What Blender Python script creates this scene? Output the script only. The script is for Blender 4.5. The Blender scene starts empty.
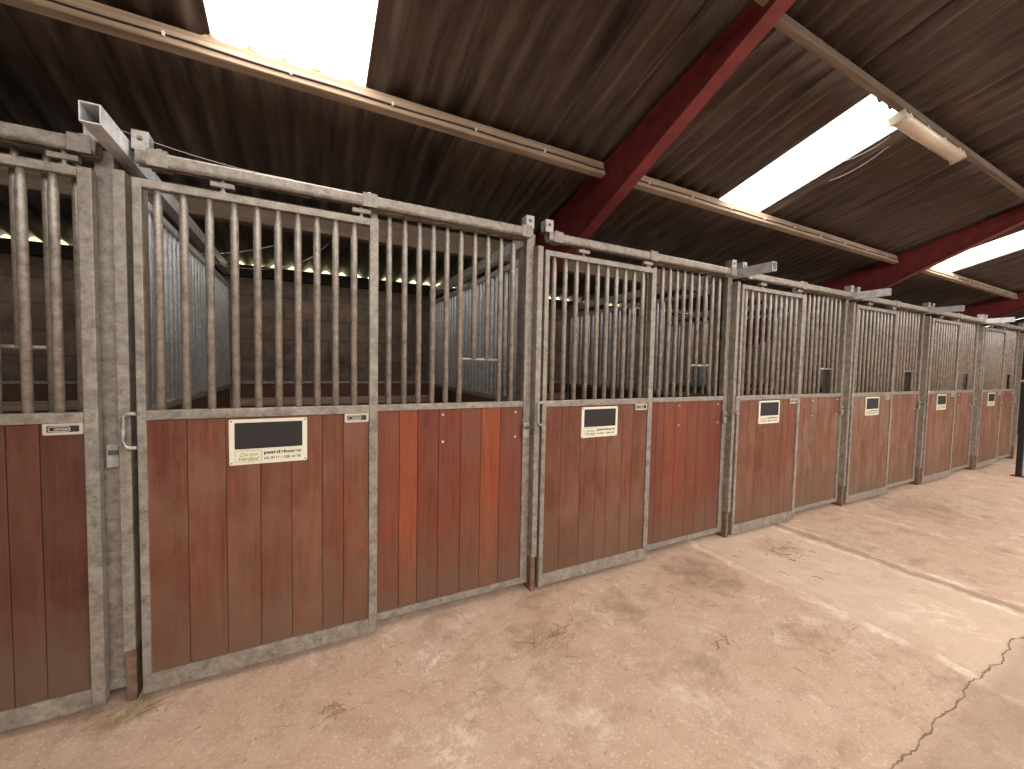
import bpy, bmesh, math, random
from mathutils import Vector, Matrix
random.seed(7)
SC = bpy.context.scene
COL = SC.collection

# ------------------------------------------------------------------ materials
def new_mat(name):
    m = bpy.data.materials.new(name); m.use_nodes = True
    nt = m.node_tree
    b = nt.nodes['Principled BSDF']
    return m, nt, b
def N(nt, t, **kw):
    n = nt.nodes.new(t)
    for k, v in kw.items():
        setattr(n, k, v)
    return n
def L(nt, a, b): nt.links.new(a, b)
def ramp(nt, fac, stops):
    r = N(nt, 'ShaderNodeValToRGB')
    els = r.color_ramp.elements
    while len(els) < len(stops): els.new(0.5)
    for e, (p, c) in zip(els, stops):
        e.position = p; e.color = (*c, 1)
    L(nt, fac, r.inputs[0]); return r.outputs[0]
def noise(nt, vec, scale, detail=4, rough=.55, dist=0):
    n = N(nt, 'ShaderNodeTexNoise')
    n.inputs['Scale'].default_value = scale; n.inputs['Detail'].default_value = detail
    n.inputs['Roughness'].default_value = rough; n.inputs['Distortion'].default_value = dist
    if vec is not None: L(nt, vec, n.inputs['Vector'])
    return n.outputs[0]
def mapping(nt, vec, scale):
    m = N(nt, 'ShaderNodeMapping'); m.inputs['Scale'].default_value = scale
    L(nt, vec, m.inputs['Vector']); return m.outputs[0]
def mixc(nt, fac, a, b, mode='MIX'):
    m = N(nt, 'ShaderNodeMix', data_type='RGBA', blend_type=mode)
    for sock, v in ((m.inputs[0], fac), (m.inputs[6], a), (m.inputs[7], b)):
        if hasattr(v, 'links'): L(nt, v, sock)
        elif isinstance(v, (int, float)): sock.default_value = v
        else: sock.default_value = (*v, 1)
    return m.outputs[2]
def math_(nt, op, a, b=None, clamp=False):
    m = N(nt, 'ShaderNodeMath', operation=op, use_clamp=clamp)
    for i, v in enumerate((a, b)):
        if v is None: continue
        if hasattr(v, 'links'): L(nt, v, m.inputs[i])
        else: m.inputs[i].default_value = v
    return m.outputs[0]
def bump(nt, b, h, strength=.3, dist=.01):
    n = N(nt, 'ShaderNodeBump'); n.inputs['Strength'].default_value = strength; n.inputs['Distance'].default_value = dist
    L(nt, h, n.inputs['Height']); L(nt, n.outputs[0], b.inputs['Normal'])
def wpos(nt): return N(nt, 'ShaderNodeNewGeometry').outputs['Position']
def ocoord(nt): return N(nt, 'ShaderNodeTexCoord').outputs['Object']

def galvanized(name, dark, light, rust=(.30,.19,.12), metallic=.35, rough=.5, rust_amt=.55):
    m, nt, b = new_mat(name)
    p = wpos(nt)
    f = noise(nt, p, 22, 5, .6)
    c = ramp(nt, f, [(.32, dark), (.68, light)])
    sp = N(nt, 'ShaderNodeTexVoronoi'); sp.inputs['Scale'].default_value = 90; L(nt, p, sp.inputs['Vector'])
    spg = N(nt, 'ShaderNodeSeparateColor'); L(nt, sp.outputs['Color'], spg.inputs[0])
    c = mixc(nt, .25, c, mixc(nt, spg.outputs[0], tuple(x*.7 for x in dark), light))
    rf = ramp(nt, noise(nt, p, 7, 6, .7), [(.56, (0,0,0)), (.75, (1,1,1))])
    c = mixc(nt, math_(nt, 'MULTIPLY', rf, rust_amt), c, rust)
    L(nt, c, b.inputs['Base Color'])
    b.inputs['Metallic'].default_value = metallic
    r = ramp(nt, f, [(.3, (rough-.1,)*3), (.7, (rough+.15,)*3)]); L(nt, r, b.inputs['Roughness'])
    bump(nt, b, noise(nt, p, 140, 3), .15, .003)
    return m
STEEL = galvanized('galvanized_steel', (.19,.160,.130), (.46,.405,.34), metallic=.3)
STEEL_TUBE = galvanized('bare_galvanized_tube', (.28,.26,.235), (.56,.53,.49), metallic=.4, rough=.42, rust_amt=.25)
PART_STEEL = galvanized('skylit_tone_partition_tubes', (.50,.505,.50), (.84,.85,.86), metallic=.25, rough=.4, rust_amt=.15)  # skylight falling on the partitions put into a paler, cooler steel colour
STEEL_BARS = galvanized('galvanized_bars', (.24,.205,.17), (.52,.46,.395), metallic=.35, rough=.42, rust_amt=.2)

def plank_wood(name, base_a, base_b, dirt, horizontal=False, dust=.62, hot=(.33,.075,.026)):
    m, nt, b = new_mat(name)
    o = ocoord(nt)
    at = N(nt, 'ShaderNodeAttribute', attribute_name='plank_tint'); at.attribute_type = 'GEOMETRY'
    sep = N(nt, 'ShaderNodeSeparateColor'); L(nt, at.outputs['Color'], sep.inputs[0])
    tint, orange, off = sep.outputs[0], sep.outputs[1], sep.outputs[2]
    # shift the grain from plank to plank
    comb = N(nt, 'ShaderNodeCombineXYZ'); L(nt, math_(nt, 'MULTIPLY', off, 37.0), comb.inputs[1])
    va = N(nt, 'ShaderNodeVectorMath', operation='ADD'); L(nt, wpos(nt), va.inputs[0]); L(nt, comb.outputs[0], va.inputs[1])
    sc = (2.2, 8, 45) if horizontal else (45, 8, 2.2)
    g = noise(nt, mapping(nt, va.outputs[0], sc), 1.0, 6, .62, .6)
    c = mixc(nt, tint, base_a, base_b)
    c = mixc(nt, orange, c, hot)
    gr = ramp(nt, g, [(.30, (.62,.55,.52)), (.5, (.92,.90,.88)), (.72, (1.18,1.16,1.15))])
    c = mixc(nt, 1.0, c, gr, 'MULTIPLY')
    # weathered, dusty blotches
    bl = ramp(nt, noise(nt, mapping(nt, va.outputs[0], (5,5,3)), 1.0, 5, .6), [(.40, (0,0,0)), (.62, (1,1,1))])
    c = mixc(nt, math_(nt, 'MULTIPLY', bl, dust), c, dirt)
    rd = ramp(nt, noise(nt, mapping(nt, va.outputs[0], (11,11,4)), 1.0, 6, .65), [(.52, (0,0,0)), (.66, (1,1,1))])
    c = mixc(nt, math_(nt, 'MULTIPLY', rd, .55), c, base_a)
    # splashed mud low down, with a ragged edge
    sz = N(nt, 'ShaderNodeSeparateXYZ'); L(nt, wpos(nt), sz.inputs[0])
    h = math_(nt, 'ADD', sz.outputs[2], math_(nt, 'MULTIPLY', noise(nt, wpos(nt), 6, 5, .65), -.9))
    mud = ramp(nt, h, [(.0, (1,1,1)), (.12, (0,0,0))]) if False else None
    mr = N(nt, 'ShaderNodeMapRange'); mr.inputs[1].default_value = -.30; mr.inputs[2].default_value = .10
    mr.inputs[3].default_value = .65; mr.inputs[4].default_value = 0; L(nt, h, mr.inputs[0])
    c = mixc(nt, mr.outputs[0], c, (.15,.095,.06))
    L(nt, c, b.inputs['Base Color'])
    b.inputs['Roughness'].default_value = .62
    b.inputs['Specular IOR Level'].default_value = .35
    bump(nt, b, g, .25, .004)
    return m
PLANK = plank_wood('red_hardwood_planks', (.150,.043,.023), (.210,.075,.041), (.235,.118,.074))
PLANK_RED = plank_wood('deep_red_hardwood_planks', (.175,.038,.020), (.215,.060,.033), (.21,.095,.058), dust=.4)
PLANK_DUSTY = plank_wood('dusty_hardwood_planks', (.175,.068,.040), (.225,.098,.060), (.27,.165,.110), dust=.75)
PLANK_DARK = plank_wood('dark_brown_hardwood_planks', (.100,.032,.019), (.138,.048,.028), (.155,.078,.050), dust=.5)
PLANK_IN = plank_wood('brown_partition_planks', (.12,.05,.03), (.16,.065,.035), (.12,.08,.055), True)

def simple(name, col, rough=.5, metallic=0, scale=30, var=.15, bmp=.1):
    m, nt, b = new_mat(name)
    f = noise(nt, wpos(nt), scale, 4, .6)
    c = ramp(nt, f, [(.3, tuple(max(0, x*(1-var)) for x in col)), (.7, tuple(x*(1+var) for x in col))])
    L(nt, c, b.inputs['Base Color']); b.inputs['Roughness'].default_value = rough; b.inputs['Metallic'].default_value = metallic
    bump(nt, b, f, bmp, .003)
    return m
BOARD = simple('cream_name_board', (.86,.81,.64), .4, var=.03)
SLATE = simple('black_writing_field', (.020,.016,.015), .65, var=.2)
INK = simple('black_ink', (.03,.025,.02), .5)
OLIVE = simple('olive_logo_ink', (.34,.33,.10), .5)
BADGE = simple('pressed_metal_badge', (.72,.64,.56), .4, .3, var=.06)
SCREW = simple('dark_screw_heads', (.12,.10,.08), .5, .4)
BOLT = simple('bright_bolt_heads', (.85,.80,.74), .3, .4)
RED = simple('red_oxide_paint', (.20,.030,.028), .55, scale=9, var=.3)
CABLE = simple('dark_cable', (.03,.025,.022), .6)
CLIP = simple('white_cable_clip', (.75,.7,.62), .5)
BLACK = simple('black_painted_steel', (.012,.011,.011), .6)
LAMP_BODY = simple('cream_lamp_housing', (.62,.53,.42), .5, var=.08)
LAMP_COVER = simple('yellowed_acrylic_lamp_cover', (.72,.60,.47), .3, var=.08, scale=12)
STRAW = simple('dry_straw', (.50,.36,.20), .8, scale=60, var=.35)
TWIG = simple('brown_hay_stalks', (.30,.175,.11), .85, scale=60, var=.35)
MOSS = simple('yellow_brown_moss', (.34,.22,.09), .9, scale=40, var=.5)
WEB = simple('dusty_cobweb_thread', (.55,.5,.44), .9)
DARKWOOD = simple('dark_wall_boards', (.035,.026,.021), .85, scale=8, var=.5)
STUB = simple('worn_timber_foot', (.20,.115,.075), .8, scale=25, var=.4)

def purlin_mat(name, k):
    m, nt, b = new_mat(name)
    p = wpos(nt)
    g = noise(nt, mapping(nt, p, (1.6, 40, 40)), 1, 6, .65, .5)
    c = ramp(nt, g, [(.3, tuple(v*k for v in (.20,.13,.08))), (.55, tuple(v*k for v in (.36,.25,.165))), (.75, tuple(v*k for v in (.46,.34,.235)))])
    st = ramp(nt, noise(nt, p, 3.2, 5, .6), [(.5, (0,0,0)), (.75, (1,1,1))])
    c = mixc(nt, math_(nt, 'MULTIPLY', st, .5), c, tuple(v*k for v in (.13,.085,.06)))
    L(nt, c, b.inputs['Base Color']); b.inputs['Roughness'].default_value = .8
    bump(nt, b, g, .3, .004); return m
PURLIN = purlin_mat('sawn_purlin_timber', 1.15); PURLIN_SHADED = purlin_mat('shade_toned_timber', .5)  # the second is a darker copy, roof shade put into its colour

def roof_mat():
    m, nt, b = new_mat('weathered_fibre_cement')
    p = wpos(nt)
    s = noise(nt, mapping(nt, p, (17, 1.6, 1.6)), 1, 7, .68, .3)
    c = ramp(nt, s, [(.30, (.050,.035,.028)), (.5, (.115,.083,.064)), (.70, (.185,.137,.102))])
    bl = ramp(nt, noise(nt, p, 2.3, 6, .65), [(.45, (0,0,0)), (.68, (1,1,1))])
    c = mixc(nt, math_(nt, 'MULTIPLY', bl, .5), c, (.060,.045,.043))
    soot = ramp(nt, noise(nt, mapping(nt, p, (5.5, .45, .45)), 1, 6, .7, .2), [(.55, (0,0,0)), (.66, (1,1,1))])
    c = mixc(nt, math_(nt, 'MULTIPLY', soot, .75), c, (.022,.016,.015))
    fl = ramp(nt, noise(nt, p, 16, 5, .7), [(.64, (0,0,0)), (.76, (1,1,1))])
    c = mixc(nt, math_(nt, 'MULTIPLY', fl, .45), c, (.30,.18,.12))
    L(nt, c, b.inputs['Base Color']); b.inputs['Roughness'].default_value = .85
    bump(nt, b, s, .25, .004); return m
ROOF = roof_mat()

def skylight_mat():
    m, nt, b = new_mat('translucent_roof_sheet')
    nt.nodes.remove(b)
    out = nt.nodes['Material Output']
    t = N(nt, 'ShaderNodeBsdfTransparent'); t.inputs[0].default_value = (.93,.92,.90,1)
    tr = N(nt, 'ShaderNodeBsdfTranslucent'); tr.inputs[0].default_value = (.85,.83,.78,1)
    mx = N(nt, 'ShaderNodeMixShader'); mx.inputs[0].default_value = .25
    L(nt, t.outputs[0], mx.inputs[1]); L(nt, tr.outputs[0], mx.inputs[2]); L(nt, mx.outputs[0], out.inputs[0])
    return m
SKY_SHEET = skylight_mat()

def concrete_floor():
    m, nt, b = new_mat('worn_concrete_floor')
    p = wpos(nt)
    n1 = noise(nt, p, 1.1, 6, .6, .4); n2 = noise(nt, p, 6, 8, .72, .1); n3 = noise(nt, p, 70, 3, .6)
    c = ramp(nt, n2, [(.30, (.40,.255,.178)), (.5, (.545,.375,.275)), (.72, (.63,.465,.355))])
    c = mixc(nt, ramp(nt, n1, [(.40, (0,0,0)), (.62, (.6,.6,.6))]), c, (.54,.345,.24))
    # scraped, pale spots
    pale = ramp(nt, noise(nt, p, 3.6, 9, .78, .15), [(.55, (0,0,0)), (.66, (1,1,1))])
    c = mixc(nt, math_(nt, 'MULTIPLY', pale, .55), c, (.80,.66,.53))
    # exposed aggregate speckle
    sp = ramp(nt, n3, [(.57, (0,0,0)), (.66, (1,1,1))])
    c = mixc(nt, math_(nt, 'MULTIPLY', sp, .42), c, (.82,.69,.55))
    dk = ramp(nt, noise(nt, p, 26, 5, .7, .2), [(.60, (0,0,0)), (.68, (1,1,1))])
    c = mixc(nt, math_(nt, 'MULTIPLY', dk, .5), c, (.20,.12,.08))
    # brown muck patches
    mk = ramp(nt, noise(nt, mapping(nt, p, (1.3,2.2,1)), 1.7, 8, .74, .3), [(.54, (0,0,0)), (.70, (1,1,1))])
    c = mixc(nt, math_(nt, 'MULTIPLY', mk, .7), c, (.30,.19,.13))
    # slab joints: limey edges running away from the stalls, one open crack along the aisle
    sx = N(nt, 'ShaderNodeSeparateXYZ'); L(nt, p, sx.inputs[0])
    wob = math_(nt, 'MULTIPLY', math_(nt, 'SUBTRACT', noise(nt, p, 3.5, 6, .7), .5), .28)
    X = math_(nt, 'ADD', sx.outputs[0], wob)
    wy = math_(nt, 'MULTIPLY', math_(nt, 'SUBTRACT', noise(nt, p, 2.6, 5, .6), .5), .17)
    Y = math_(nt, 'ADD', sx.outputs[1], wy)
    brk = ramp(nt, noise(nt, p, 4.5, 5, .7), [(.42, (0,0,0)), (.66, (1,1,1))])
    def line(coord, at, half, soft=.7):
        d = math_(nt, 'ABSOLUTE', math_(nt, 'SUBTRACT', coord, at))
        mr = N(nt, 'ShaderNodeMapRange'); mr.inputs[1].default_value = half*soft; mr.inputs[2].default_value = half*1.3
        mr.inputs[3].default_value = 1; mr.inputs[4].default_value = 0
        L(nt, d, mr.inputs[0]); return mr.outputs[0]
    # the pour between the joints dried paler
    pr = N(nt, 'ShaderNodeMapRange'); pr.inputs[1].default_value = 2.85; pr.inputs[2].default_value = 3.05; L(nt, X, pr.inputs[0])
    pr2 = N(nt, 'ShaderNodeMapRange'); pr2.inputs[1].default_value = 4.05; pr2.inputs[2].default_value = 3.95; L(nt, X, pr2.inputs[0])
    c = mixc(nt, math_(nt, 'MULTIPLY', math_(nt, 'MULTIPLY', pr.outputs[0], pr2.outputs[0]), .4), c, (.74,.57,.43))
    for at, hw, amt in ((2.93,.035,.75), (3.97,.03,.9), (4.15,.03,.8), (5.22,.03,.5)):
        c = mixc(nt, math_(nt, 'MULTIPLY', math_(nt, 'MULTIPLY', line(X, at, hw), brk), amt), c, (.88,.74,.59))
    c = mixc(nt, math_(nt, 'MULTIPLY', line(X, 4.06, .035), .55), c, (.28,.19,.135))
    crk = line(Y, -1.645, .0033)
    xr = N(nt, 'ShaderNodeMapRange'); xr.inputs[1].default_value = 1.7; xr.inputs[2].default_value = 2.0; L(nt, sx.outputs[0], xr.inputs[0])
    c = mixc(nt, math_(nt, 'MULTIPLY', math_(nt, 'MULTIPLY', crk, xr.outputs[0]), .75), c, (.10,.06,.04))
    # the next slab past the crack is a little browner
    slab = N(nt, 'ShaderNodeMapRange'); slab.inputs[1].default_value = -1.62; slab.inputs[2].default_value = -1.70; L(nt, Y, slab.inputs[0])
    c = mixc(nt, math_(nt, 'MULTIPLY', math_(nt, 'MULTIPLY', slab.outputs[0], xr.outputs[0]), .5), c, (.30,.20,.145))
    # trodden-in muck where doors have been slid and swept, at known spots
    flaky = ramp(nt, noise(nt, p, 13, 8, .8), [(.46, (0,0,0)), (.58, (1,1,1))]); patchy = ramp(nt, noise(nt, p, 8, 7, .75), [(.34, (.15,.15,.15)), (.60, (1,1,1))])
    def spot(x, y, r, amt, col):
        global_ = N(nt, 'ShaderNodeVectorMath', operation='DISTANCE'); L(nt, p, global_.inputs[0]); global_.inputs[1].default_value = (x, y, 0)
        d = math_(nt, 'ADD', global_.outputs['Value'], math_(nt, 'MULTIPLY', math_(nt, 'SUBTRACT', n2, .5), r*2.6))
        mr = N(nt, 'ShaderNodeMapRange'); mr.inputs[1].default_value = r*1.15; mr.inputs[2].default_value = r*.5; mr.inputs[3].default_value = 0; mr.inputs[4].default_value = amt
        L(nt, d, mr.inputs[0])
        return mixc(nt, math_(nt, 'MULTIPLY', mr.outputs[0], flaky if col[0] > .8 else patchy), c, col)
    for x, y, r, amt, col in ((2.55,-.36,.26,.7,(.26,.16,.11)), (1.75,-.40,.16,.5,(.28,.18,.12)), (1.15,-.46,.2,.4,(.33,.2,.14)), (3.55,-.33,.2,.55,(.36,.2,.13)), (6.1,-.42,.5,.55,(.27,.185,.13)), (.55,-.35,.12,.7,(.86,.74,.62)), (.52,-.85,.14,.6,(.84,.70,.55)), (-.72,-.10,.14,.6,(.2,.13,.09)), (3.5,-1.35,.22,.55,(.86,.70,.55))):
        c = spot(x, y, r, amt, col)
    L(nt, c, b.inputs['Base Color'])
    b.inputs['Roughness'].default_value = .78; b.inputs['Specular IOR Level'].default_value = .3
    hgt = math_(nt, 'ADD', math_(nt, 'MULTIPLY', n2, .6), math_(nt, 'MULTIPLY', n3, .5))
    hgt = math_(nt, 'SUBTRACT', hgt, math_(nt, 'MULTIPLY', crk, .5))
    bump(nt, b, hgt, .5, .012)
    return m
FLOOR = concrete_floor()

def block_wall():
    m, nt, b = new_mat('dusty_block_wall')
    p = wpos(nt)
    mp = N(nt, 'ShaderNodeMapping'); mp.inputs['Rotation'].default_value = (math.radians(90), 0, 0); L(nt, p, mp.inputs['Vector'])
    br = N(nt, 'ShaderNodeTexBrick'); L(nt, mp.outputs[0], br.inputs['Vector'])
    br.inputs['Scale'].default_value = 1; br.inputs['Brick Width'].default_value = .42; br.inputs['Row Height'].default_value = .215
    br.inputs['Mortar Size'].default_value = .012; br.inputs['Mortar Smooth'].default_value = .4
    br.inputs['Color1'].default_value = (.19,.135,.10,1); br.inputs['Color2'].default_value = (.23,.168,.127,1); br.inputs['Mortar'].default_value = (.155,.112,.085,1)
    f = noise(nt, p, 5, 7, .7, .4)
    c = mixc(nt, 1, br.outputs['Color'], ramp(nt, f, [(.3, (.45,.42,.40)), (.7, (1.35,1.33,1.3))]), 'MULTIPLY')
    L(nt, c, b.inputs['Base Color']); b.inputs['Roughness'].default_value = .9
    bump(nt, b, math_(nt, 'ADD', f, br.outputs['Fac']), .4, .012); return m
WALL = block_wall()
HEDGE_M = simple('sunlit_leaves', (.50,.51,.26), .7, scale=12, var=.4)
YARD = simple('pale_yard_concrete', (.46,.39,.32), .9, scale=2, var=.15)

# ------------------------------------------------------------------ mesh helpers
def add_box(bm, x0, x1, y0, y1, z0, z1, bev=0):
    vs = [bm.verts.new((x, y, z)) for x in (x0, x1) for y in (y0, y1) for z in (z0, z1)]
    idx = [(0,1,3,2), (4,6,7,5), (0,4,5,1), (2,3,7,6), (0,2,6,4), (1,5,7,3)]
    fs = [bm.faces.new([vs[i] for i in f]) for f in idx]
    if bev:
        es = list({e for f in fs for e in f.edges})
        bmesh.ops.bevel(bm, geom=es, offset=bev, segments=2, affect='EDGES', profile=.6)
    return vs
def add_lathe(bm, axis_pts, seg=12, cap=True):
    """axis_pts: list of (Vector centre, radius); rings are square to the local direction."""
    rings = []
    n = len(axis_pts)
    for i, (c, r) in enumerate(axis_pts):
        c = Vector(c)
        d = (Vector(axis_pts[min(i+1, n-1)][0]) - Vector(axis_pts[max(i-1, 0)][0])).normalized()
        a = d.orthogonal() if abs(d.z) < .99 else Vector((1,0,0))
        if abs(d.z) < .99:
            a = Vector((0,0,1)).cross(d).normalized()
        b2 = d.cross(a).normalized()
        rings.append([bm.verts.new(c + (a*math.cos(t) + b2*math.sin(t))*r) for t in [2*math.pi*k/seg for k in range(seg)]])
    for p, q in zip(rings, rings[1:]):
        for k in range(seg):
            f = bm.faces.new((p[k], p[(k+1) % seg], q[(k+1) % seg], q[k])); f.smooth = True
    if cap:
        bm.faces.new(rings[0][::-1]); bm.faces.new(rings[-1])
def add_tube_profile(bm, x0, x1, y0, y1, z0, z1, t, axis='Y'):
    """open-ended rectangular hollow section"""
    if axis == 'Y':
        o = [(x0,z0),(x1,z0),(x1,z1),(x0,z1)]; i = [(x0+t,z0+t),(x1-t,z0+t),(x1-t,z1-t),(x0+t,z1-t)]
        mk = lambda p, e: bm.verts.new((p[0], e, p[1])); e0, e1 = y0, y1
    else:
        o = [(y0,z0),(y1,z0),(y1,z1),(y0,z1)]; i = [(y0+t,z0+t),(y1-t,z0+t),(y1-t,z1-t),(y0+t,z1-t)]
        mk = lambda p, e: bm.verts.new((e, p[0], p[1])); e0, e1 = x0, x1
    O0 = [mk(p, e0) for p in o]; O1 = [mk(p, e1) for p in o]; I0 = [mk(p, e0) for p in i]; I1 = [mk(p, e1) for p in i]
    for k in range(4):
        j = (k+1) % 4
        bm.faces.new((O0[k], O0[j], O1[j], O1[k])); bm.faces.new((I0[j], I0[k], I1[k], I1[j]))
        bm.faces.new((O0[j], O0[k], I0[k], I0[j])); bm.faces.new((O1[k], O1[j], I1[j], I1[k]))
def mesh_of(name, bm, mat):
    bmesh.ops.recalc_face_normals(bm, faces=bm.faces)
    me = bpy.data.meshes.new(name); bm.to_mesh(me); bm.free()
    me.materials.append(mat); return me
def link(name, me, parent=None, loc=None):
    o = bpy.data.objects.new(name, me); COL.objects.link(o)
    if parent is not None: o.parent = parent
    if loc is not None: o.location = loc
    return o
def obj(name, bm, mat, parent=None, loc=None): return link(name, mesh_of(name, bm, mat), parent, loc)
def box(name, mat, parent, x0, x1, y0, y1, z0, z1, bev=.003):
    bm = bmesh.new(); add_box(bm, x0, x1, y0, y1, z0, z1, bev); return obj(name, bm, mat, parent)
def thing(name, label, cat, loc=(0,0,0), group=None):
    o = bpy.data.objects.new(name, None); COL.objects.link(o); o.location = loc; o.empty_display_size = .1
    return tag(o, label, cat, group)
def tag(o, label, cat, group=None):
    o['label'] = label; o['category'] = cat
    if group: o['group'] = group
    return o
def struct(o): o['kind'] = 'structure'; return o
def text_mesh(txt, size, mat, bold=0., shear=0., spacing=1.):
    cu = bpy.data.curves.new('lettering', 'FONT'); cu.body = txt; cu.size = size; cu.extrude = .0006
    cu.offset = bold; cu.shear = shear; cu.space_character = spacing; cu.align_x = 'LEFT'
    t = bpy.data.objects.new('lettering_source', cu); COL.objects.link(t)
    dg = bpy.context.evaluated_depsgraph_get(); dg.update()
    me = bpy.data.meshes.new_from_object(t.evaluated_get(dg)); me.name = 'lettering'
    bpy.data.objects.remove(t); bpy.data.curves.remove(cu)
    me.transform(Matrix.Rotation(math.radians(90), 4, 'X'))
    me.materials.clear(); me.materials.append(mat); return me
def fit_text(me, x0, x1, z0, z1, y):
    xs = [v.co.x for v in me.vertices]; zs = [v.co.z for v in me.vertices]
    sx = (x1-x0)/(max(xs)-min(xs)); sz = (z1-z0)/(max(zs)-min(zs)); mx, mz = min(xs), min(zs)
    for v in me.vertices:
        v.co.x = x0 + (v.co.x-mx)*sx; v.co.z = z0 + (v.co.z-mz)*sz; v.co.y += y
    return me
def ring_mesh(bm, x0, x1, z0, z1, y0, y1, w, rad, seg=5):
    """a rounded-rectangle frame of width w in the XZ plane"""
    def loop(x0, x1, z0, z1, r):
        pts = []
        for cx, cz, a0 in ((x1-r, z1-r, 0), (x0+r, z1-r, 90), (x0+r, z0+r, 180), (x1-r, z0+r, 270)):
            for k in range(seg+1):
                a = math.radians(a0 + 90*k/seg); pts.append((cx+r*math.cos(a), cz+r*math.sin(a)))
        return pts
    o = loop(x0, x1, z0, z1, rad); i = loop(x0+w, x1-w, z0+w, z1-w, max(rad-w, .0004))
    n = len(o)
    O0 = [bm.verts.new((x,y0,z)) for x,z in o]; I0 = [bm.verts.new((x,y0,z)) for x,z in i]
    O1 = [bm.verts.new((x,y1,z)) for x,z in o]; I1 = [bm.verts.new((x,y1,z)) for x,z in i]
    for k in range(n):
        j = (k+1) % n
        bm.faces.new((O0[k],O0[j],I0[j],I0[k])); bm.faces.new((O1[j],O1[k],I1[k],I1[j]))
        bm.faces.new((O0[j],O0[k],O1[k],O1[j])); bm.faces.new((I0[k],I0[j],I1[j],I1[k]))
def rounded_plate(bm, x0, x1, z0, z1, y0, y1, r, seg=5):
    pts = []
    for cx, cz, a0 in ((x1-r, z1-r, 0), (x0+r, z1-r, 90), (x0+r, z0+r, 180), (x1-r, z0+r, 270)):
        for k in range(seg+1):
            a = math.radians(a0 + 90*k/seg); pts.append((cx+r*math.cos(a), cz+r*math.sin(a)))
    A = [bm.verts.new((x,y0,z)) for x,z in pts]; B = [bm.verts.new((x,y1,z)) for x,z in pts]
    bm.faces.new(A); bm.faces.new(B[::-1])
    for k in range(len(A)):
        j = (k+1) % len(A); bm.faces.new((A[j],A[k],B[k],B[j]))
def disc(bm, x, z, y0, y1, r, seg=10):
    add_lathe(bm, [((x,y1,z), r), ((x,(y0+y1)/2,z), r), ((x,y0,z), r*.7)], seg)
def plank_panel(name, parent, mat, seams, y0, y1, z0, z1, tints, gap=.0022):
    bm = bmesh.new()
    lay = bm.loops.layers.float_color.new('plank_tint')
    for k, (a, b) in enumerate(zip(seams, seams[1:])):
        nb = len(bm.faces); before = set(bm.faces)
        add_box(bm, a+gap/2, b-gap/2, y0, y1, z0, z1, .0025)
        t = tints[k]
        for f in set(bm.faces)-before:
            for lp in f.loops: lp[lay] = (t[0], t[1], t[2], 1)
    # a tongue board behind the seams closes the joints
    before = set(bm.faces)
    add_box(bm, seams[0]+.002, seams[-1]-.002, y0+.009, y1-.004, z0+.002, z1-.002)
    for f in set(bm.faces)-before:
        for lp in f.loops: lp[lay] = (.0, 0, .5, 1)
    return obj(name, bm, mat, parent)
def tints(n, hot={}):
    return [(random.random(), hot.get(k, random.random()**3*.18), random.random()) for k in range(n)]
def bar_mesh(z0, z1, r=.0165, taper=.075):
    bm = bmesh.new()
    add_lathe(bm, [((0,0,z0), r), ((0,0,z1-taper), r), ((0,0,z1-taper*.45), r*.78), ((0,0,z1), r*.60)], 12)
    return mesh_of('bar', bm, STEEL_BARS)

# ------------------------------------------------------------------ stalls
X0 = -.6786; S = 2.0
ORD = ['first', 'second', 'third', 'fourth', 'fifth', 'sixth', 'seventh']
DOOR_BAR = bar_mesh(1.262, 2.212)
PANEL_BAR = bar_mesh(1.256, 2.302)
CUT_BAR = bar_mesh(1.53, 2.302)
PART_BAR = bar_mesh(1.262, 2.200, .0155, .04); PART_BAR.materials[0] = PART_STEEL
LOGO1, LOGO2 = 'Corton', 'Verdaal'
txt_big = fit_text(text_mesh('paardeboxen', .03, INK, .0010, 0, 1.05), .137, .293, .040, .060, 0)
txt_tel = fit_text(text_mesh('tel. 0166 - 120 14 60', .02, INK, .0007, 0, 1.08), .137, .290, .019, .031, 0)
txt_l1 = fit_text(text_mesh(LOGO1, .03, OLIVE, .0002, .35), .040, .112, .039, .056, 0)
txt_l2 = fit_text(text_mesh(LOGO2, .03, OLIVE, .0004, .35), .036, .118, .018, .036, 0)
txt_bdg = fit_text(text_mesh('corton', .02, BADGE, .0005, 0), .034, .074, .0185, .0285, 0)

def name_board(parent, x, z, y):
    bm = bmesh.new(); rounded_plate(bm, 0, .32, 0, .213, -.006, 0, .006)
    o = obj('name_board', bm, BOARD, parent, (x, y, z)); o['label'] = 'cream name board with a black writing field'
    bm = bmesh.new(); rounded_plate(bm, .022, .299, .074, .197, -.0085, -.0055, .002)
    s = obj('writing_field', bm, SLATE, o); s['label'] = 'black blank writing field'
    bm = bmesh.new(); ring_mesh(bm, .022, .128, .012, .066, -.0072, -.0055, .0015, .006)
    obj('logo_border', bm, OLIVE, o)
    l = link('logo_lettering', txt_l1, o, (0, -.0068, 0)); link('logo_lettering', txt_l2, o, (0, -.0068, 0))
    link('lettering', txt_big, o, (0, -.0068, 0)); link('phone_number', txt_tel, o, (0, -.0068, 0))
    bm = bmesh.new()
    for sx in (.009, .311):
        for sz in (.009, .204): disc(bm, sx, sz, -.0082, -.005, .0036)
    obj('screws', bm, SCREW, o)
    return o
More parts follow.
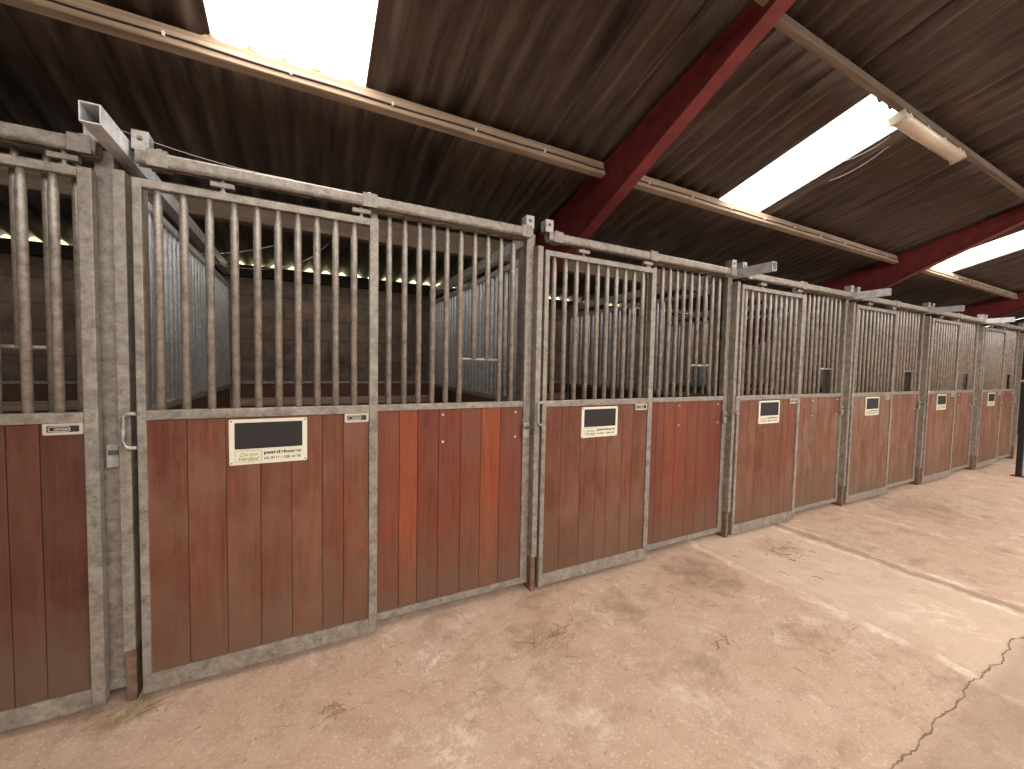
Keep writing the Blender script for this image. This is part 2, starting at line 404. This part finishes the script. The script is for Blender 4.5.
def badge(parent, x, z, y):
    bm = bmesh.new(); rounded_plate(bm, 0, .117, 0, .047, -.004, 0, .006)
    o = obj('maker_badge', bm, BADGE, parent, (x, y, z)); o['label'] = 'small pressed metal maker badge'
    bm = bmesh.new(); rounded_plate(bm, .012, .105, .011, .036, -.0052, -.0035, .003); obj('badge_field', bm, INK, o)
    bm = bmesh.new(); ring_mesh(bm, .016, .080, .013, .034, -.0066, -.0048, .0028, .0095); obj('badge_emblem', bm, BADGE, o)
    link('lettering', txt_bdg, o, (0, -.0062, 0))
    return o

def make_door(k, dx=0., label=''):
    r = thing('sliding_door', label, 'stall door', (X0+S*k+.52+dx, -.065, 0), 'sliding stall doors along the row')
    o = -.52
    f0, f1 = 0, .042                      # front and back of the frame
    box('stile', STEEL, r, .038+o, .069+o, f0, f1, .033, 2.24, .004)
    box('stile', STEEL, r, .970+o, 1.014+o, f0, f1, .033, 2.244, .004)
    box('top_rail', STEEL, r, .066+o, .970+o, f0, f1, 2.205, 2.24, .004)
    box('middle_rail', STEEL, r, .066+o, .970+o, f0, f1, 1.230, 1.272, .004)
    box('bottom_rail', STEEL, r, .066+o, .970+o, f0, f1, .033, .112, .004)
    for x in (.116,.2035,.294,.386,.474,.558,.641,.724,.808,.896):
        link('bar', DOOR_BAR, r, (x+o, .021, 0))
    seams = [.066,.203,.345,.479,.609,.747,.845,.970]
    if k not in (0,): 
        seams = [.066]+[s+random.uniform(-.02,.02) for s in seams[1:-1]]+[.970]
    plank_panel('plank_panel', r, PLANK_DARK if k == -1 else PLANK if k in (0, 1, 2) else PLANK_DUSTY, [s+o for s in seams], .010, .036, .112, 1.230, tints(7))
    name_board(r, .358+o, 1.007, .009)
    badge(r, .851+o, 1.184, .009)
    for x in (.345, .930):                # roller hangers under the track
        bm = bmesh.new(); add_box(bm, x-.045+o, x+.045+o, .004, .034, 2.262, 2.284, .003)
        h = obj('hanger', bm, STEEL, r)
        bm = bmesh.new(); add_lathe(bm, [((x+o, .02, 2.236), .008), ((x+o,.02,2.300), .008)], 10); add_lathe(bm, [((x+o, .02, 2.240), .015), ((x+o,.02,2.248), .015)], 6)
        obj('hanger_bolt', bm, STEEL_TUBE, h)
    pts = [(.040,1.262),(.012,1.262),(.001,1.252),(-.002,1.235),(-.002,1.150),(.001,1.128),(.012,1.118),(.040,1.118)]
    bm = bmesh.new(); add_lathe(bm, [((x+o, -.012, z), .008) for x, z in pts], 8)
    obj('handle', bm, STEEL_TUBE, r)
    return r

def make_panel(k, label, hot):
    r = thing('front_panel', label, 'stall front panel', (X0+S*k+1.49, 0, 0), 'fixed stall front panels along the row')
    o = -1.49
    box('stile', STEEL, r, .985+o, 1.02+o, .002, .044, .047, 2.34, .004)
    box('stile', STEEL, r, (1.932 if k >= 0 else 1.905)+o, (1.986 if k >= 0 else 1.968)+o, -.002, .046, .047, 2.345, .004)
    box('top_rail', STEEL, r, 1.02+o, 1.932+o, .002, .042, 2.298, 2.338, .004)
    box('middle_rail', STEEL, r, 1.02+o, 1.932+o, 0, .042, 1.230, 1.266, .004)
    box('bottom_rail', STEEL, r, 1.02+o, 1.932+o, 0, .042, .047, .087, .004)
    xs = [1.082,1.167,1.248,1.329,1.411,1.497,1.585,1.672,1.760,1.846]
    for i, x in enumerate(xs):
        link('bar', CUT_BAR if i in (6, 7) else PANEL_BAR, r, (x+o, .021, 0))
    bm = bmesh.new(); add_lathe(bm, [((1.49+o,.021,1.53), .009), ((1.768+o,.021,1.53), .009)], 10)
    h = obj('feed_opening_bar', bm, STEEL_TUBE, r)
    seams = [1.02,1.143,1.246,1.371,1.509,1.641,1.773,1.932]
    if k != 0: seams = [1.02]+[s+random.uniform(-.02,.02) for s in seams[1:-1]]+[1.932]
    plank_panel('plank_panel', r, PLANK_RED if k in (0, 1) else PLANK if k == -1 else PLANK_DUSTY, [s+o for s in seams], .010, .036, .087, 1.230, tints(7, hot))
    for x in (1.395, 1.880):
        for z in (1.196, 1.035):
            bm = bmesh.new(); disc(bm, x+o, z, .003, .011, .0075); obj('bolt', bm, BOLT, r)
    bm = bmesh.new(); add_box(bm, 1.925+o, 1.966+o, -.022, .0, 1.03, 1.126, .004); l = obj('latch_box', bm, STEEL_TUBE, r)
    bm = bmesh.new(); add_box(bm, 1.935+o, 1.992+o, -.030, -.021, 1.085, 1.105, .003); obj('latch_tongue', bm, SCREW, l)
    return r

def make_track(k, label):
    r = thing('door_track', label, 'door track', (X0+S*k+1.0, -.045, 2.285), 'sliding door tracks over the stalls')
    a, b = -.945, .935
    bm = bmesh.new()                       # C-section track, slot underneath
    add_box(bm, a, b, -.024, .024, .060, .070, .003)
    for sgn in (-1, 1):
        prof = [(.020,.070),(.027,.067),(.031,.060),(.031,.026),(.028,.018),(.020,.014),(.018,.019),(.025,.026),(.025,.056),(.022,.062)]
        P = [bm.verts.new((a, sgn*y, z)) for y, z in prof]; R_ = [bm.verts.new((b, sgn*y, z)) for y, z in prof]
        bm.faces.new(P); bm.faces.new(R_[::-1])
        for i in range(len(prof)):
            j = (i+1) % len(prof); bm.faces.new((P[j], P[i], R_[i], R_[j]))
    add_box(bm, a, b, -.022, -.008, .014, .019); add_box(bm, a, b, .008, .022, .014, .019)
    obj('channel', bm, STEEL, r)
    for x in (-.875, -.03, .89):
        bm = bmesh.new(); w = .035 if x != -.03 else .036
        add_box(bm, x-w, x+w, -.036, -.030, .008, .076, .002); add_box(bm, x-w, x+w, -.036, .036, .070, .077, .002)
        add_box(bm, x-w, x+w, .030, .036, .008, .076, .002)
        c = obj('track_clamp', bm, STEEL, r)
        bm = bmesh.new(); add_lathe(bm, [((x, 0, .076), .012), ((x, 0, .090), .012)], 6); obj('clamp_bolt', bm, STEEL_TUBE, c)
    for x0, x1 in ((-.962, -.905), (.895, .952)):          # end brackets standing on the track
        bm = bmesh.new()
        add_box(bm, x0, x1, -.012, -.005, .071, .150, .002); add_box(bm, x0, x1, -.005, .055, .071, .078); add_box(bm, x0, x0+.007, -.006, .05, .071, .146); add_box(bm, x1-.007, x1, -.006, .05, .071, .146)
        b = obj('track_bracket', bm, STEEL_TUBE, r)
        bm = bmesh.new(); disc(bm, (x0+x1)/2, .118, -.018, -.010, .011, 6); obj('bracket_bolt', bm, STUB, b)
    return r

def make_post(k, label):
    r = thing('stall_post', label, 'post', (X0+S*k, 0, 0), 'steel posts between the stall fronts')
    box('post_tube', STEEL, r, -.032, .032, .095, .160, 0, 2.288, .005)
    bm = bmesh.new()
    g = -.013 if k == 0 else 0
    add_box(bm, -.011+g, .027+g, -.052, -.046, .235, 2.262, .0015); add_box(bm, -.011+g, -.006+g, -.046, .093, .235, 2.262); add_box(bm, .022+g, .027+g, -.046, .093, .235, 2.262)
    obj('cover_channel', bm, STEEL, r)
    f = box('timber_foot', STUB, r, -.010+g, .026+g, -.040, .090, 0, .234, .006); f['label'] = 'worn timber foot below the steel cover'
    return r

def make_beam(k, y0, label):
    bm = bmesh.new(); add_tube_profile(bm, -.029, .029, y0, 2.44, 0, .07, .004)
    o = obj('partition_beam', bm, PART_STEEL, None, (X0+S*k, 0, 2.320 if k == 0 else 2.296))
    return tag(o, label, 'steel beam', 'square steel tubes over the stall partitions')

def make_partition(k, label):
    r = thing('stall_partition', label, 'stall partition', (X0+S*k, 1.3, 0), 'partitions between the stalls')
    o = -1.3
    box('stile', STEEL, r, -.02, .02, .165+o, .205+o, .02, 2.23, .004)
    box('stile', STEEL, r, -.02, .02, 2.40+o, 2.44+o, .02, 2.23, .004)
    box('top_rail', PART_STEEL, r, -.02, .02, .205+o, 2.40+o, 2.192, 2.23, .004)
    box('middle_rail', STEEL, r, -.022, .022, .205+o, 2.40+o, 1.232, 1.268, .004)
    box('bottom_rail', STEEL, r, -.02, .02, .205+o, 2.40+o, .02, .06, .004)
    n = 26
    for i in range(n):
        link('bar', PART_BAR, r, (0, .205+o+(i+.7)*(2.40-.205)/(n+.4), 0))
    bm = bmesh.new(); lay = bm.loops.layers.float_color.new('plank_tint')
    zs = [.06+i*(1.232-.06)/8 for i in range(9)]
    for a, b in zip(zs, zs[1:]):
        before = set(bm.faces); add_box(bm, -.016, .016, .205+o, 2.40+o, a+.001, b-.001, .002)
        t = (random.random(), 0, random.random(), 1)
        for f in set(bm.faces)-before:
            for lp in f.loops: lp[lay] = t
    obj('plank_panel', bm, PLANK_IN, r)
    return r

door_labels = [
 'stall door slid open at the left photo edge, its planks dark brown, barred above',
 'largest whole sliding door, with big legible cream name board, second from left',
 'third sliding stall door from the left, its name board just above the photo centre',
 'fourth sliding stall door from the left, hung just beside the third front panel',
 'fifth sliding stall door from the left, between the fourth and fifth front panels',
 'sixth sliding stall door from the left, next to last before the row end',
 'last sliding stall door of the row, smallest, farthest from the viewer']
panel_labels = [
 'fixed barred panel half hidden behind the open door at the left photo edge',
 'fixed stall front panel with two bright orange planks among the red ones',
 'third fixed barred panel from the left, showing four bright bolts below its bars',
 'fourth fixed barred panel from the left, right beside the fourth sliding door',
 'fifth fixed barred panel from the left, between the fifth and sixth doors',
 'sixth fixed barred panel from the left, between the last two doors',
 'fixed barred panel closing the far end of the stall row']
hots = [{}, {1: 1.0, 0: .3, 5: .85, 3: .15}, {2: .25, 3: .3}, {1: .25}, {}, {0: .5}, {}]
for i, k in enumerate(range(-1, 6)):
    make_door(k, .905 if k == -1 else 0, door_labels[i])
    make_panel(k, panel_labels[i], hots[i])
    make_track(k, '%s galvanized sliding door track from the left, running along the top of its stall front' % ORD[i] if i not in (0, 6) else
               ('galvanized door track at the left photo edge, ending at the open square tube' if i == 0 else 'last galvanized door track, at the far end of the stall row'))
post_ord = ['galvanized post between the leftmost open door and the largest door', 'galvanized post right of the panel with the orange planks',
 'third galvanized stall post from the left, right of the third front panel', 'fourth galvanized stall post from the left, between two front panels and doors',
 'fifth galvanized stall post from the left, toward the far end', 'sixth galvanized stall post from the left, beside the last door',
 'end post finishing the far end of the stall row']
beam_l = ['open square steel tube jutting out nearest the viewer, over the leftmost post', 'square steel tube over the partition right of the orange planks, not jutting out',
 'square steel tube jutting out over the third post from the left', 'square steel tube jutting out over the fourth post from the left',
 'square steel tube jutting out over the fifth post from the left', 'square steel tube jutting out over the sixth post, just before the last door', 'square steel tube over the end post of the row']
part_l = ['barred partition on the left side of the stall with the largest door, bluish sheen', 'barred partition behind the panel with the orange planks, bright slanting top rail',
 'barred partition seen through the bars of the third stall front', 'barred partition between the fourth and fifth stalls from the left', 'barred partition between the fifth and sixth stalls from the left',
 'barred partition between the last two stalls', 'barred partition closing the last stall at the far end']
for k in range(7):
    make_post(k, post_ord[k])
    make_beam(k, .062 if k == 1 else -.30 if k == 0 else -.345, beam_l[k])
    make_partition(k, part_l[k])

# ------------------------------------------------------------------ shell
XL, XR, YB, YF = -2.78, 15.5, 2.5, -6.2
Z0, T = 3.17, .28
def roof_z(y): return Z0 - T*y
bm = bmesh.new(); add_box(bm, XL, XR, YF, YB+.2, -.15, 0); struct(obj('floor', bm, FLOOR))
bm = bmesh.new(); add_box(bm, XL, XR, YB, YB+.06, 0, 2.41); struct(obj('wall_back', bm, WALL))
bm = bmesh.new()
for z0, z1, y in ((.02,.30,.032),(.31,.58,.032),(.59,.86,.032),(.87,1.035,.032)): add_box(bm, XL, XR, YB-y, YB, z0, z1, .004)
o = obj('trim_1', bm, PLANK_IN); struct(o)
bm = bmesh.new(); add_box(bm, XL, XR, YB-.045, YB, 1.045, 1.125, .004); struct(obj('trim_2', bm, PURLIN))
bm = bmesh.new(); add_box(bm, XL, XR, YB-.036, YB, 1.13, 1.262, .004); struct(obj('trim_3', bm, PLANK_IN))
bm = bmesh.new(); add_box(bm, XL, XR, YB-.055, YB, 1.266, 1.292, .004); struct(obj('trim_4', bm, STEEL))
bm = bmesh.new(); add_box(bm, XL, XR, YB-.06, YB+.05, 2.32, 2.430, .006); struct(obj('trim_5', bm, DARKWOOD))
def gable(name, x0, x1):
    bm = bmesh.new()
    pts = [(YF, 0), (YB+.2, 0), (YB+.2, roof_z(YB+.2)-.04), (YF, roof_z(YF)-.04)]
    A = [bm.verts.new((x0, y, z)) for y, z in pts]; B = [bm.verts.new((x1, y, z)) for y, z in pts]
    bm.faces.new(A); bm.faces.new(B[::-1])
    for i in range(4): bm.faces.new((A[i], B[i], B[(i+1) % 4], A[(i+1) % 4]))
    return struct(obj(name, bm, DARKWOOD))
bm = bmesh.new(); add_box(bm, XL, XR, YF, YF+.12, 0, 2.7); struct(obj('wall_front_light_block', bm, DARKWOOD))  # unseen wall added to block low light from the open side
gable('wall_left_shading', XL-.15, XL); gable('wall_right', XR, XR+.15)  # unseen left wall pulled in close to shade the row's left end

PITCH, AMP, XP = .158, .026, -.446
def sheet(bm, x0, x1, ya, yb, dz):
    """one corrugated sheet, from lower end ya to upper end yb"""
    nx = max(2, int(round((x1-x0)/PITCH*12))); ny = 4; grid = []
    for j in range(ny+1):
        y = ya + (yb-ya)*j/ny
        # each sheet lies on the one below it at its lower end
        lift = .008*(1-j/ny)
        grid.append([bm.verts.new((x, y, roof_z(y)+dz+lift+AMP*math.cos(2*math.pi*(x-XP)/PITCH))) for x in [x0+(x1-x0)*i/nx for i in range(nx+1)]])
    for j in range(ny):
        for i in range(nx):
            f = bm.faces.new((grid[j][i], grid[j][i+1], grid[j+1][i+1], grid[j+1][i])); f.smooth = True
rows = [(2.57, .302), (.40, -.905), (-.85, -2.20), (-2.08, -3.38), (-3.26, -4.55), (-4.43, -6.35)]
SKYL = {1: [(-.446, .333), (3.43, 4.13), (8.0, 8.98), (12.55, 13.35)], 3: [(.5, 1.8), (4.4, 5.7), (8.3, 9.6), (12.2, 13.5)], 4: [(.5, 1.8), (4.4, 5.7), (8.3, 9.6), (12.2, 13.5)], 5: []}  # the upper rows are unseen skylights, added to light the aisle from above
cbm = bmesh.new(); wn = 1
for ri, (ya, yb) in enumerate(rows):
    holes = SKYL.get(ri, [])
    spans = []; x = XL-.2
    for a, b in holes: spans.append((x, a)); x = b
    spans.append((x, XR+.2))
    for a, b in spans:
        n = max(1, int(round((b-a)/.79))); w = (b-a)/n
        for i in range(n):
            sheet(cbm, a+i*w-(.05 if i else .02), a+(i+1)*w+(.05 if i < n-1 else .02), ya, yb, (i % 2)*.007+random.uniform(0,.001))
    for a, b in holes:
        sb = bmesh.new(); sheet(sb, a-.01, b+.01, ya, yb, .016)
        o = struct(obj('window_%d' % wn, sb, SKY_SHEET)); wn += 1
ceil = struct(obj('ceiling', cbm, ROOF))
md = ceil.modifiers.new('thickness', 'SOLIDIFY'); md.thickness = .006; md.offset = 1

# rafters
RX = [2.035, 7.01, 12.05]; RW = .10
UZ = Vector((0, T, 1)).normalized(); UY = Vector((0, -1, T)).normalized()   # roof normal, up-slope
def slope_pt(x, y, off): return Vector((x, y, roof_z(y))) + UZ*off
def slope_box(bm, x0, x1, y0, y1, o0, o1, ref):
    vs = []
    for x in (x0, x1):
        for y in (y0, y1):
            for o in (o0, o1): vs.append(bm.verts.new(slope_pt(x, y, o)-ref))
    for f in [(0,1,3,2), (4,6,7,5), (0,4,5,1), (2,3,7,6), (0,2,6,4), (1,5,7,3)]: bm.faces.new([vs[i] for i in f])
raf_l = ['nearest red steel rafter sloping up over the orange planked stall', 'second red steel rafter, sloping up toward the right photo edge', 'farthest red steel rafter, deep in shadow over the row end']
for x, lb in zip(RX, raf_l):
    ref = Vector((x+RW/2, 0, roof_z(0)))
    bm = bmesh.new()
    # I-section whose depth grows toward the eaves
    def bot(y): return max(-.55, -.085 - .16*max(0, y+1.1))
    ys = [2.45, 1.6, .8, 0, -1.1, -6.1]
    def sweep(x0, x1, fo, fi):
        rings = []
        for y in ys: rings.append([bm.verts.new(slope_pt(xx, y, oo)-ref) for xx, oo in ((x0, fo(y)), (x1, fo(y)), (x1, fi(y)), (x0, fi(y)))])
        for p, q in zip(rings, rings[1:]):
            for i in range(4): bm.faces.new((p[i], p[(i+1) % 4], q[(i+1) % 4], q[i]))
        bm.faces.new(rings[0]); bm.faces.new(rings[-1][::-1])
    sweep(x, x+RW, lambda y: -.036, lambda y: -.046); sweep(x, x+RW, lambda y: bot(y)-.05, lambda y: bot(y)-.062)
    sweep(x+RW/2-.006, x+RW/2+.006, lambda y: -.046, lambda y: bot(y)-.05)
    o = obj('steel_rafter', bm, RED, None, ref); tag(o, lb, 'rafter', 'red steel rafters under the roof')

# purlins, cut between the rafters
PY = [2.33, 1.27, .233, -.930, -2.12, -3.32, -4.50, -5.9]
PH = [.10, .21, .108, .085, .12, .12, .12, .12]; PT = [.06, .05, .05, .036, .06, .06, .06, .06]
names = {1: ('brown timber purlin low behind the stall bars,', 'inner'), 2: ('pale timber purlin with clipped cable along the fronts,', 'front'), 3: ('shade-darkened timber purlin higher up the roof,', 'upper')}
bays = [(XL, RX[0]), (RX[0]+RW, RX[1]), (RX[1]+RW, RX[2]), (RX[2]+RW, XR)]
bayn = ['left of the nearest red rafter', 'between the first two red rafters', 'past the second red rafter', 'beyond the farthest red rafter']
seen = {1: (0, 1, 2), 2: (0, 1, 2, 3), 3: (0, 1, 2)}
for pi, y in enumerate(PY):
    for bi, (a, b) in enumerate(bays):
        ref = slope_pt((a+b)/2, y, -.10)
        if pi == 0: continue
        bm = bmesh.new(); y2 = y+PT[pi]
        slope_box(bm, a+.001, b-.001, y, y2, -.034-PH[pi]-(.10 if pi == 1 else 0), -.034-(.10 if pi == 1 else 0), ref)
        if pi == 3:                                # this one was nailed a little askew
            for v in bm.verts: v.co.y += (.009 if v.co.x > 0 else -.009) - (.06 if bi == 0 else 0)
        bmesh.ops.bevel(bm, geom=list(bm.edges), offset=.003, segments=2, affect='EDGES')
        o = obj('timber_purlin', bm, PURLIN if pi == 2 else PURLIN_SHADED, None, ref)
        if pi in names: lb = names[pi][0]+' '+bayn[bi]
        else: lb = 'timber purlin high over the aisle, '+['first', 'second', 'third', 'fourth'][pi-4]+' row up, '+bayn[bi]
        tag(o, lb, 'purlin', 'timber roof purlins')
# cable on the front purlin
for bi in (0, 1, 2):
    a, b = bays[bi]; a = max(a, -2.5)
    bm = bmesh.new()
    n = int((b-a)/.1); pts = []
    for i in range(n+1):
        x = a+.02+(b-a-.04)*i/n
        pts.append((slope_pt(x, .233-.005, -.107)+Vector((0, 0, .0025*math.sin(x*9)))) )
    ref = pts[len(pts)//2].copy()
    add_lathe(bm, [(q-ref, .005) for q in pts], 6)
    o = obj('electric_cable', bm, CABLE, None, ref); tag(o, 'thin dark cable clipped along the pale front purlin, '+bayn[bi], 'cable', 'cables along the front purlin')
    x = a+.35
    while x < b-.1:
        bm = bmesh.new(); c = slope_pt(x, .231-.005, -.107)-ref
        add_box(bm, c.x-.006, c.x+.006, c.y-.008, c.y+.004, c.z-.010, c.z+.012, .002); obj('cable_clip', bm, CLIP, o); x += .52

# lamp under the upper purlin
ref = slope_pt(4.20, -.888, -.122)
lamp = thing('strip_light', 'unlit cream strip light fixed under the upper purlin beside the bright roof window', 'lamp', ref)
Q = Matrix.Rotation(-math.atan(T), 4, 'X')
def lamp_part(name, bm, mat):
    o = obj(name, bm, mat, lamp); o.rotation_euler = (-math.atan(T), 0, 0); return o
bm = bmesh.new(); add_box(bm, -.54, .54, -.040, .040, -.024, 0, .004); lamp_part('housing', bm, LAMP_BODY)
bm = bmesh.new()
prof = [(-.046,-.020),(-.046,-.036),(-.040,-.054),(-.022,-.064),(.022,-.064),(.040,-.054),(.046,-.036),(.046,-.020)]
A = [bm.verts.new((-.53, y, z)) for y, z in prof]; B = [bm.verts.new((.53, y, z)) for y, z in prof]
bm.faces.new(A); bm.faces.new(B[::-1])
for i in range(len(prof)):
    j = (i+1) % len(prof); f = bm.faces.new((A[i], B[i], B[j], A[j])); f.smooth = i < len(prof)-1
cov = lamp_part('lamp_cover', bm, LAMP_COVER); cov['label'] = 'yellowed plastic lamp cover'
for x in (-.46,-.16,.14,.44):
    for ya, yb in ((-.051, -.046), (.046, .051)):
        bm = bmesh.new(); add_box(bm, x-.010, x+.010, ya, yb, -.036, -.012, .001); lamp_part('clip', bm, CLIP)
bm = bmesh.new(); add_box(bm, -.546, -.527, -.048, .048, -.066, .0, .004); lamp_part('end_cap', bm, LAMP_BODY)
bm = bmesh.new(); add_box(bm, .527, .546, -.048, .048, -.066, .0, .004); lamp_part('end_cap', bm, LAMP_BODY)

# dark gate past the end of the row
g = thing('steel_post', 'black steel post standing on the floor at the right photo edge', 'post', (9.45, -.47, 0))
box('post_tube', BLACK, g, -.03, .03, -.03, .03, .008, 1.35, .005); box('base_plate', BLACK, g, -.07, .07, -.07, .07, 0, .008, .002)
g = thing('pipe_fence', 'three grey pipe rails past the end post of the stall row', 'fence', (11.44, .12, 0))
box('fence_post', STEEL, g, 1.9, 1.96, -.03, .03, 0, 2.2, .005)
for z in (.34, 1.40, 2.12):
    bm = bmesh.new(); add_lathe(bm, [((0,0,z), .024), ((1.9,0,z), .024)], 10); obj('fence_rail', bm, STEEL, g)

# straw and hay stalks on the floor
def stalks(name, label, spots, mat, grp=None):
    bm = bmesh.new()
    for (cx, cy, sx, sy, n, lo, hi, a0, spread) in spots:
        for _ in range(n):
            x, y = random.gauss(cx, sx), random.gauss(cy, sy)
            if y > -.075 and not (-.05 < (x-X0) % 2 < .05): y = -.085-random.random()*.05
            l = random.uniform(lo, hi); a = math.radians(random.gauss(a0, spread)); r = random.uniform(.0008, .0017)
            dx, dy = math.cos(a)*l/2, math.sin(a)*l/2; bend = random.uniform(-.12,.12)*l; z = random.uniform(.002, .007)
            add_lathe(bm, [((x-dx, y-dy, z), r), ((x-dy*bend*4, y+dx*bend*4, z+random.uniform(0,.01)), r), ((x+dx, y+dy, z), r)], 4)
    o = obj(name, bm, mat); o['kind'] = 'stuff'; o['label'] = label; o['category'] = 'straw'
    return o
stalks('straw', 'pale straw wisps scattered on the concrete and at the post feet', [
 (X0+.0,-.10,.05,.03,34,.05,.16,35,22), (.35,-.42,.35,.12,26,.03,.12,40,50), (1.0,-.55,.25,.12,22,.03,.12,30,40), (2.2,-.55,.5,.25,22,.02,.09,20,60), (4.4,-.5,.8,.3,20,.02,.1,20,60), (X0+2.0,-.09,.05,.02,14,.03,.09,20,50)], STRAW)
stalks('hay_stalks', 'dark brown hay stalks lying in tufts in front of the stalls', [
 (1.18,-.47,.085,.05,20,.05,.17,35,25), (.10,-.47,.03,.02,9,.04,.09,60,50), (2.0,-.95,.06,.03,8,.04,.09,20,60), (3.5,-.42,.12,.06,40,.02,.07,30,70), (1.5,-.35,.5,.2,18,.02,.07,30,70), (2.9,-1.0,.7,.4,26,.02,.07,30,70), (6.2,-.5,.5,.2,20,.03,.1,30,70), (X0+.03,-.12,.06,.02,16,.05,.12,40,30)], TWIG)

# cobwebs
def thread(name, label, curves, r=.0016):
    bm = bmesh.new()
    for a, b, sag in curves:
        a, b = Vector(a), Vector(b)
        add_lathe(bm, [(a.lerp(b, t)-Vector((0,0,sag*4*t*(1-t))), r) for t in [i/10 for i in range(11)]], 4)
    return tag(obj(name, bm, WEB), label, 'cobweb')
thread('cobweb', 'dusty cobweb strands in the upper corner behind the largest door', [
 ((X0+.05,.9,2.15), (X0+.75,1.35,2.35), .10), ((X0+.05,.75,2.12), (X0+.5,.9,2.28), .02), ((X0+.4,1.2,2.2),(X0+.95,1.38,2.62), .12)])
thread('cobweb', 'long thin cobweb thread from the jutting square tube to the door track', [((X0+.037,-.20,2.362), (X0+.62,-.03,2.37), .02)], .0012)
thread('cobweb', 'cobweb strands hanging beside the strip light', [((3.75,-.86,3.2),(3.95,-.35,3.28), .05), ((3.9,-.8,3.2),(4.15,-.30,3.2),.03)], .0016)

mb = bmesh.new()
for n_ in range(0, 5):
    x = XP + PITCH*n_ + .03
    for q, (dx, up_, rx, rz) in enumerate(((0, .000, .040, .020), (.022, -.002, .030, .014), (-.026, -.002, .028, .013), (.004, .012, .014, .018))):
        c = slope_pt(x+dx+random.gauss(0,.004), .246, -.034+up_)
        bmesh.ops.create_icosphere(mb, subdivisions=2, radius=1, matrix=Matrix.Translation(c) @ Matrix.Diagonal((rx, .012, rz, 1)))
for v in mb.verts: v.co += Vector((random.uniform(-1,1), random.uniform(-1,1), random.uniform(-1,1)))*.0022
o = obj('moss', mb, MOSS); o['kind'] = 'stuff'; o['label'] = 'mossy dirt along the lower edge of the left roof window'; o['category'] = 'moss'

# outside: yard before the open front, hedge behind the back wall
bm = bmesh.new(); add_box(bm, -40, 50, -60, YF-.02, -.3, -.12); struct(obj('ground', bm, YARD))
hb = bmesh.new()
bmesh.ops.create_grid(hb, x_segments=120, y_segments=24, size=1)
for v in hb.verts:
    x, z = v.co.x*16+5, (v.co.y+1)*1.95-.3
    v.co = Vector((x, 7.0+random.uniform(-.25,.25)-.35*math.sin(x*2.1)*math.cos(z*2.7), z+random.uniform(-.08,.08)))
h = obj('hedge', hb, HEDGE_M); h['kind'] = 'stuff'; h['label'] = 'green hedge glimpsed through the gaps under the eaves'; h['category'] = 'hedge'
md = h.modifiers.new('depth', 'SOLIDIFY'); md.thickness = .8; md.offset = 1

# ------------------------------------------------------------------ light
w = bpy.data.worlds.new('overcast_sky'); SC.world = w; w.use_nodes = True
wt = w.node_tree; bg = wt.nodes['Background']; bg.inputs[1].default_value = 1.0
tc = N(wt, 'ShaderNodeTexCoord'); sp_ = N(wt, 'ShaderNodeSeparateXYZ'); L(wt, tc.outputs['Generated'], sp_.inputs[0])
# overcast sky: the zenith about three times as bright as the horizon
L(wt, ramp(wt, sp_.outputs[2], [(0, (.78,.74,.70)), (.55, (1.30,1.26,1.20)), (1, (2.3,2.28,2.24))]), bg.inputs[0])
def portal(loc, rot, sx, sy):
    d = bpy.data.lights.new('opening_portal', 'AREA'); d.shape = 'RECTANGLE'; d.size = sx; d.size_y = sy; d.cycles.is_portal = True
    o = bpy.data.objects.new('opening_portal', d); COL.objects.link(o); o.location = loc; o.rotation_euler = rot
portal(((XL+XR)/2, YF-.05, 3.8), (math.radians(90), 0, 0), XR-XL, 2.2)

# ------------------------------------------------------------------ camera
yaw, pit, rol = math.radians(27.1218), math.radians(2.6217), math.radians(1.14385)
fwd = Vector((math.sin(yaw), math.cos(yaw), 0)); right = Vector((math.cos(yaw), -math.sin(yaw), 0)); up = Vector((0,0,1))
f2 = fwd*math.cos(pit) - up*math.sin(pit); u2 = up*math.cos(pit) + fwd*math.sin(pit)
r3 = right*math.cos(rol) + u2*math.sin(rol); u3 = u2*math.cos(rol) - right*math.sin(rol)
cam = bpy.data.cameras.new('camera'); cam.sensor_width = 36; cam.lens = 400.6*36/1024; cam.clip_start = .02
co = bpy.data.objects.new('camera', cam); COL.objects.link(co)
M = Matrix((r3, u3, -f2)).transposed().to_4x4(); M.translation = Vector((0, -2.2792, 1.4925)); co.matrix_world = M
SC.camera = co
SC.view_settings.view_transform = 'Standard'; SC.view_settings.look = 'None'
SC.view_settings.gamma = 1; SC.view_settings.use_curve_mapping = False
SC.view_settings.exposure = 2.55
SC.cycles.use_denoising = True
SC.cycles.max_bounces = 10; SC.cycles.diffuse_bounces = 6; SC.cycles.transparent_max_bounces = 12
